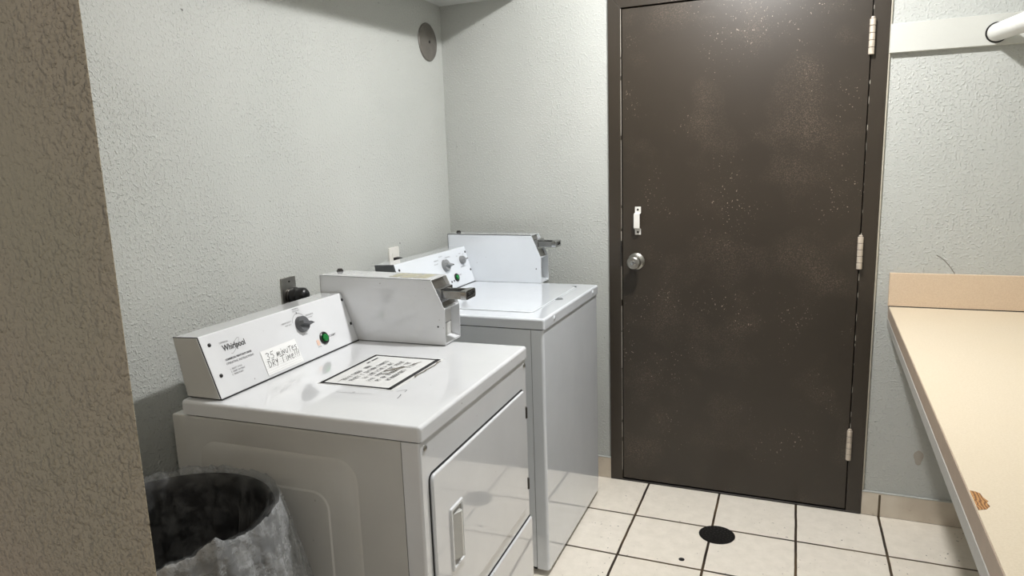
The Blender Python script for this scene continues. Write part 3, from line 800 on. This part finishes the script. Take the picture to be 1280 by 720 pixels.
# ------------------------------------------------------------------ trash can with liner
CAN = (0.343, -1.968, 0)
can = thing('trash_can', 'black round trash can in the gap beside the dryer', 'trash can', CAN)
cp = [(0.165, 0.0), (0.17, 0.004), (0.186, 0.30), (0.203, 0.70), (0.208, 0.705), (0.210, 0.735), (0.207, 0.742), (0.203, 0.738), (0.198, 0.70), (0.180, 0.30), (0.164, 0.012), (0.0, 0.012)]
MB().lathe(cp, (0, 0, 0), (0, 0, 1), 56).build('body', M['can'], can, smooth=True)
NA, NP = 320, 72
def ridged(v):
    return 1 - abs(noise.noise(v)) * 2.2
def liner():
    mb = MB(); bm = mb.bm
    grid = []
    for i in range(NA):
        a = 2 * PI * i / NA
        ca, sa = math.cos(a), math.sin(a)
        row = []
        for j in range(NP):
            s_ = j / (NP - 1)
            if s_ < 0.5:                      # inside the can, rising to the rim
                k = s_ / 0.5
                z = 0.22 + (0.752 - 0.22) * k
                base = 0.176 + (0.203 - 0.176) * k
                fold = max(0, ridged(Vector((ca * 4, sa * 4, z * 2)))) * 0.7 + max(0, ridged(Vector((ca * 9, sa * 9, z * 4 + 4)))) * 0.4
                rr = base - 0.004 - 0.02 * fold * min(1, (1 - k) * 4 + 0.12)
            else:                              # over the rim and hanging outside
                k = (s_ - 0.5) / 0.5
                hang = 0.32 + 0.10 * noise.noise(Vector((ca * 2.2 + 5, sa * 2.2, 0))) + 0.03 * noise.noise(Vector((ca * 8, sa * 8, 0)))
                z = 0.752 - hang * max(0, k - 0.05) / 0.95
                flare = 0.2165 + 0.056 * min(1, k * 1.15) ** 0.9
                am = min(1, k * 3)
                cr = (0.55 * ridged(Vector((ca * 5 + z * 2, sa * 5, z * 2.2 + 9))) + 0.30 * ridged(Vector((ca * 12, sa * 12 + z * 3, z * 7)))
                      + 0.05 * ridged(Vector((ca * 22 + z * 9, sa * 22, z * 14))))
                rr = flare + 0.024 * (cr - 0.35) * am
                ys = sa * rr                   # pressed flat against the dryer and the near wall
                if ys > 0.212: rr = 0.212 / sa
                if ys < -0.222: rr = -0.222 / sa
                rr = max(rr, 0.2145) if ys < 0.2 else rr
            # a peak of gathered film standing up on the near side of the rim
            da = math.atan2(math.sin(a + 0.36), math.cos(a + 0.36))
            pk = math.exp(-(da / 0.10) ** 2) * math.exp(-((s_ - 0.53) / 0.06) ** 2)
            e = math.exp(-((s_ - 0.5) / 0.1) ** 2)
            rip = (0.007 * noise.noise(Vector((ca * 12, sa * 12, 1))) + 0.003 * noise.noise(Vector((ca * 30, sa * 30, 1)))) * e
            row.append(bm.verts.new((ca * (rr + 0.012 * pk), sa * (rr + 0.012 * pk), z + 0.030 * pk + rip + 0.002 * e)))
        grid.append(row)
    for i in range(NA):
        A, B = grid[i], grid[(i + 1) % NA]
        for j in range(NP - 1): bm.faces.new((A[j], B[j], B[j + 1], A[j + 1]))
    return mb
bag = liner().build('trash_bag', M['film'], None)
bag.location = CAN
bag.data.materials.append(M['film_cuff'])
for i, p in enumerate(bag.data.polygons):
    p.use_smooth = True
    p.material_index = 1 if i % (NP - 1) > 36 else 0
for md in list(bag.modifiers): bag.modifiers.remove(md)
tag(bag, 'clear wrinkled plastic liner folded over the trash can rim', 'trash bag')

# ------------------------------------------------------------------ counter on the right
ct = thing('countertop', 'long cream laminate counter along the right wall with chipped edge', 'countertop', (0, 0, 0))
CE = [(1.848, -0.0005), (1.78, -2.299)]
MB().prism([(1.850, -0.0005, 0.815), (1.7745, -2.299, 0.815), (2.749, -2.299, 0.815), (2.749, -0.0005, 0.815)],
           [(1.850, -0.0005, 0.857), (1.7745, -2.299, 0.857), (2.749, -2.299, 0.857), (2.749, -0.0005, 0.857)]).build('top', M['laminate'], ct, bevel=0.0008)
MB().prism([(1.8485, -0.0005, 0.812), (1.773, -2.299, 0.812), (1.7755, -2.299, 0.812), (1.851, -0.0005, 0.812)],
           [(1.8485, -0.0005, 0.8545), (1.773, -2.299, 0.8545), (1.7755, -2.299, 0.8545), (1.851, -0.0005, 0.8545)]).build('edge_band', M['band'], ct)
MB().prism([(1.847, -0.0005, 0.780), (1.7715, -2.299, 0.780), (1.791, -2.299, 0.780), (1.867, -0.0005, 0.780)],
           [(1.847, -0.0005, 0.8125), (1.7715, -2.299, 0.8125), (1.791, -2.299, 0.8125), (1.867, -0.0005, 0.8125)]).build('apron', M['apron'], ct, bevel=0.002)
MB().prism([(1.846, -0.0005, 0.8585), (2.749, -0.0005, 0.8585), (2.749, -0.018, 0.8585), (1.846, -0.018, 0.8585)],
           [(1.846, -0.0005, 0.985), (2.749, -0.0005, 0.985), (2.749, -0.018, 0.985), (1.846, -0.018, 0.985)]).build('backsplash', M['laminate_tan'], ct, bevel=0.001)
MB().box(1.848, 2.749, -0.0188, -0.0175, 0.8565, 0.8605).build('splash_gap', M['dark_gap'], ct)
cpts = [(1.7985, -1.600), (1.806, -1.602), (1.812, -1.607), (1.8135, -1.622), (1.818, -1.634), (1.8145, -1.640), (1.8165, -1.652), (1.809, -1.665), (1.803, -1.668), (1.7962, -1.672)]
MB().prism([(a, b, 0.853) for a, b in cpts], [(a, b, 0.8576) for a, b in cpts]).build('chipped_patch', M['wood'], ct)

# ------------------------------------------------------------------ closet rod and its board
bo = tag(MB().prism([(1.799, -0.0005, 1.777), (2.749, -0.0005, 1.772), (2.749, -0.0005, 1.876), (1.799, -0.0005, 1.876)],
                    [(1.799, -0.021, 1.777), (2.749, -0.021, 1.772), (2.749, -0.021, 1.876), (1.799, -0.021, 1.876)]).build('mounting_board', M['white_paint'], bevel=0.002),
         'white painted board fixed across the wall right of the door', 'board')
rd = thing('closet_rod', 'thick white closet rod running out from the board', 'closet rod', (2.117, -0.021, 1.816))
dr_ = Vector((0.10, -2.277, -0.115)); 
MB().tube([Vector((0, -0.004, 0)), dr_], 0.0295, 28).build('rod', M['rod'], rd, smooth=True)
MB().lathe([(0.034, 0.0), (0.034, 0.002), (0.031, 0.002), (0.031, 0.0)], (0, 0, 0), (0, -1, 0), 32).build('socket_rim', M['dark_gap'], rd)

# ------------------------------------------------------------------ floor drain and plug
dn = thing('floor_drain', 'round black perforated floor drain in front of the door', 'drain', (1.275, -0.358, 0))
MB().lathe([(0.066, 0.0), (0.067, 0.0015), (0.063, 0.003), (0.060, 0.0022), (0.0, 0.0018)], (0, 0, 0), (0, 0, 1), 48).build('grate', M['drain'], dn, smooth=True)
hl = MB()
for rr, n in ((0.014, 6), (0.028, 12), (0.042, 18), (0.054, 24)):
    for i in range(n):
        a = 2 * PI * i / n + rr * 20
        hl.lathe([(0.0033, 0.0), (0.0027, 0.0012), (0.0, 0.0015)], (rr * math.cos(a), rr * math.sin(a), 0.0019), (0, 0, 1), 6)
hl.build('raised_dots', M['dark_metal'], dn)
pg = tag(MB().lathe([(0.0105, 0.0), (0.0105, 0.001), (0.008, 0.0018), (0, 0.0018)], (1.173, -0.57, 0), (0, 0, 1), 20).build('floor_plug', M['drain'], smooth=True),
         'tiny black round plug in a floor tile near the drain', 'floor plug')

# ------------------------------------------------------------------ ceiling lamp holder (the room's light)
lp = thing('lamp_holder', 'white porcelain lamp holder on the ceiling in front of the door', 'lamp', (LAMP[0], LAMP[1], CZ))
MB().lathe([(0.055, 0), (0.055, -0.008), (0.03, -0.022), (0.0, -0.024)], (0, 0, 0), (0, 0, 1), 32).build('base', M['white'], lp, smooth=True)
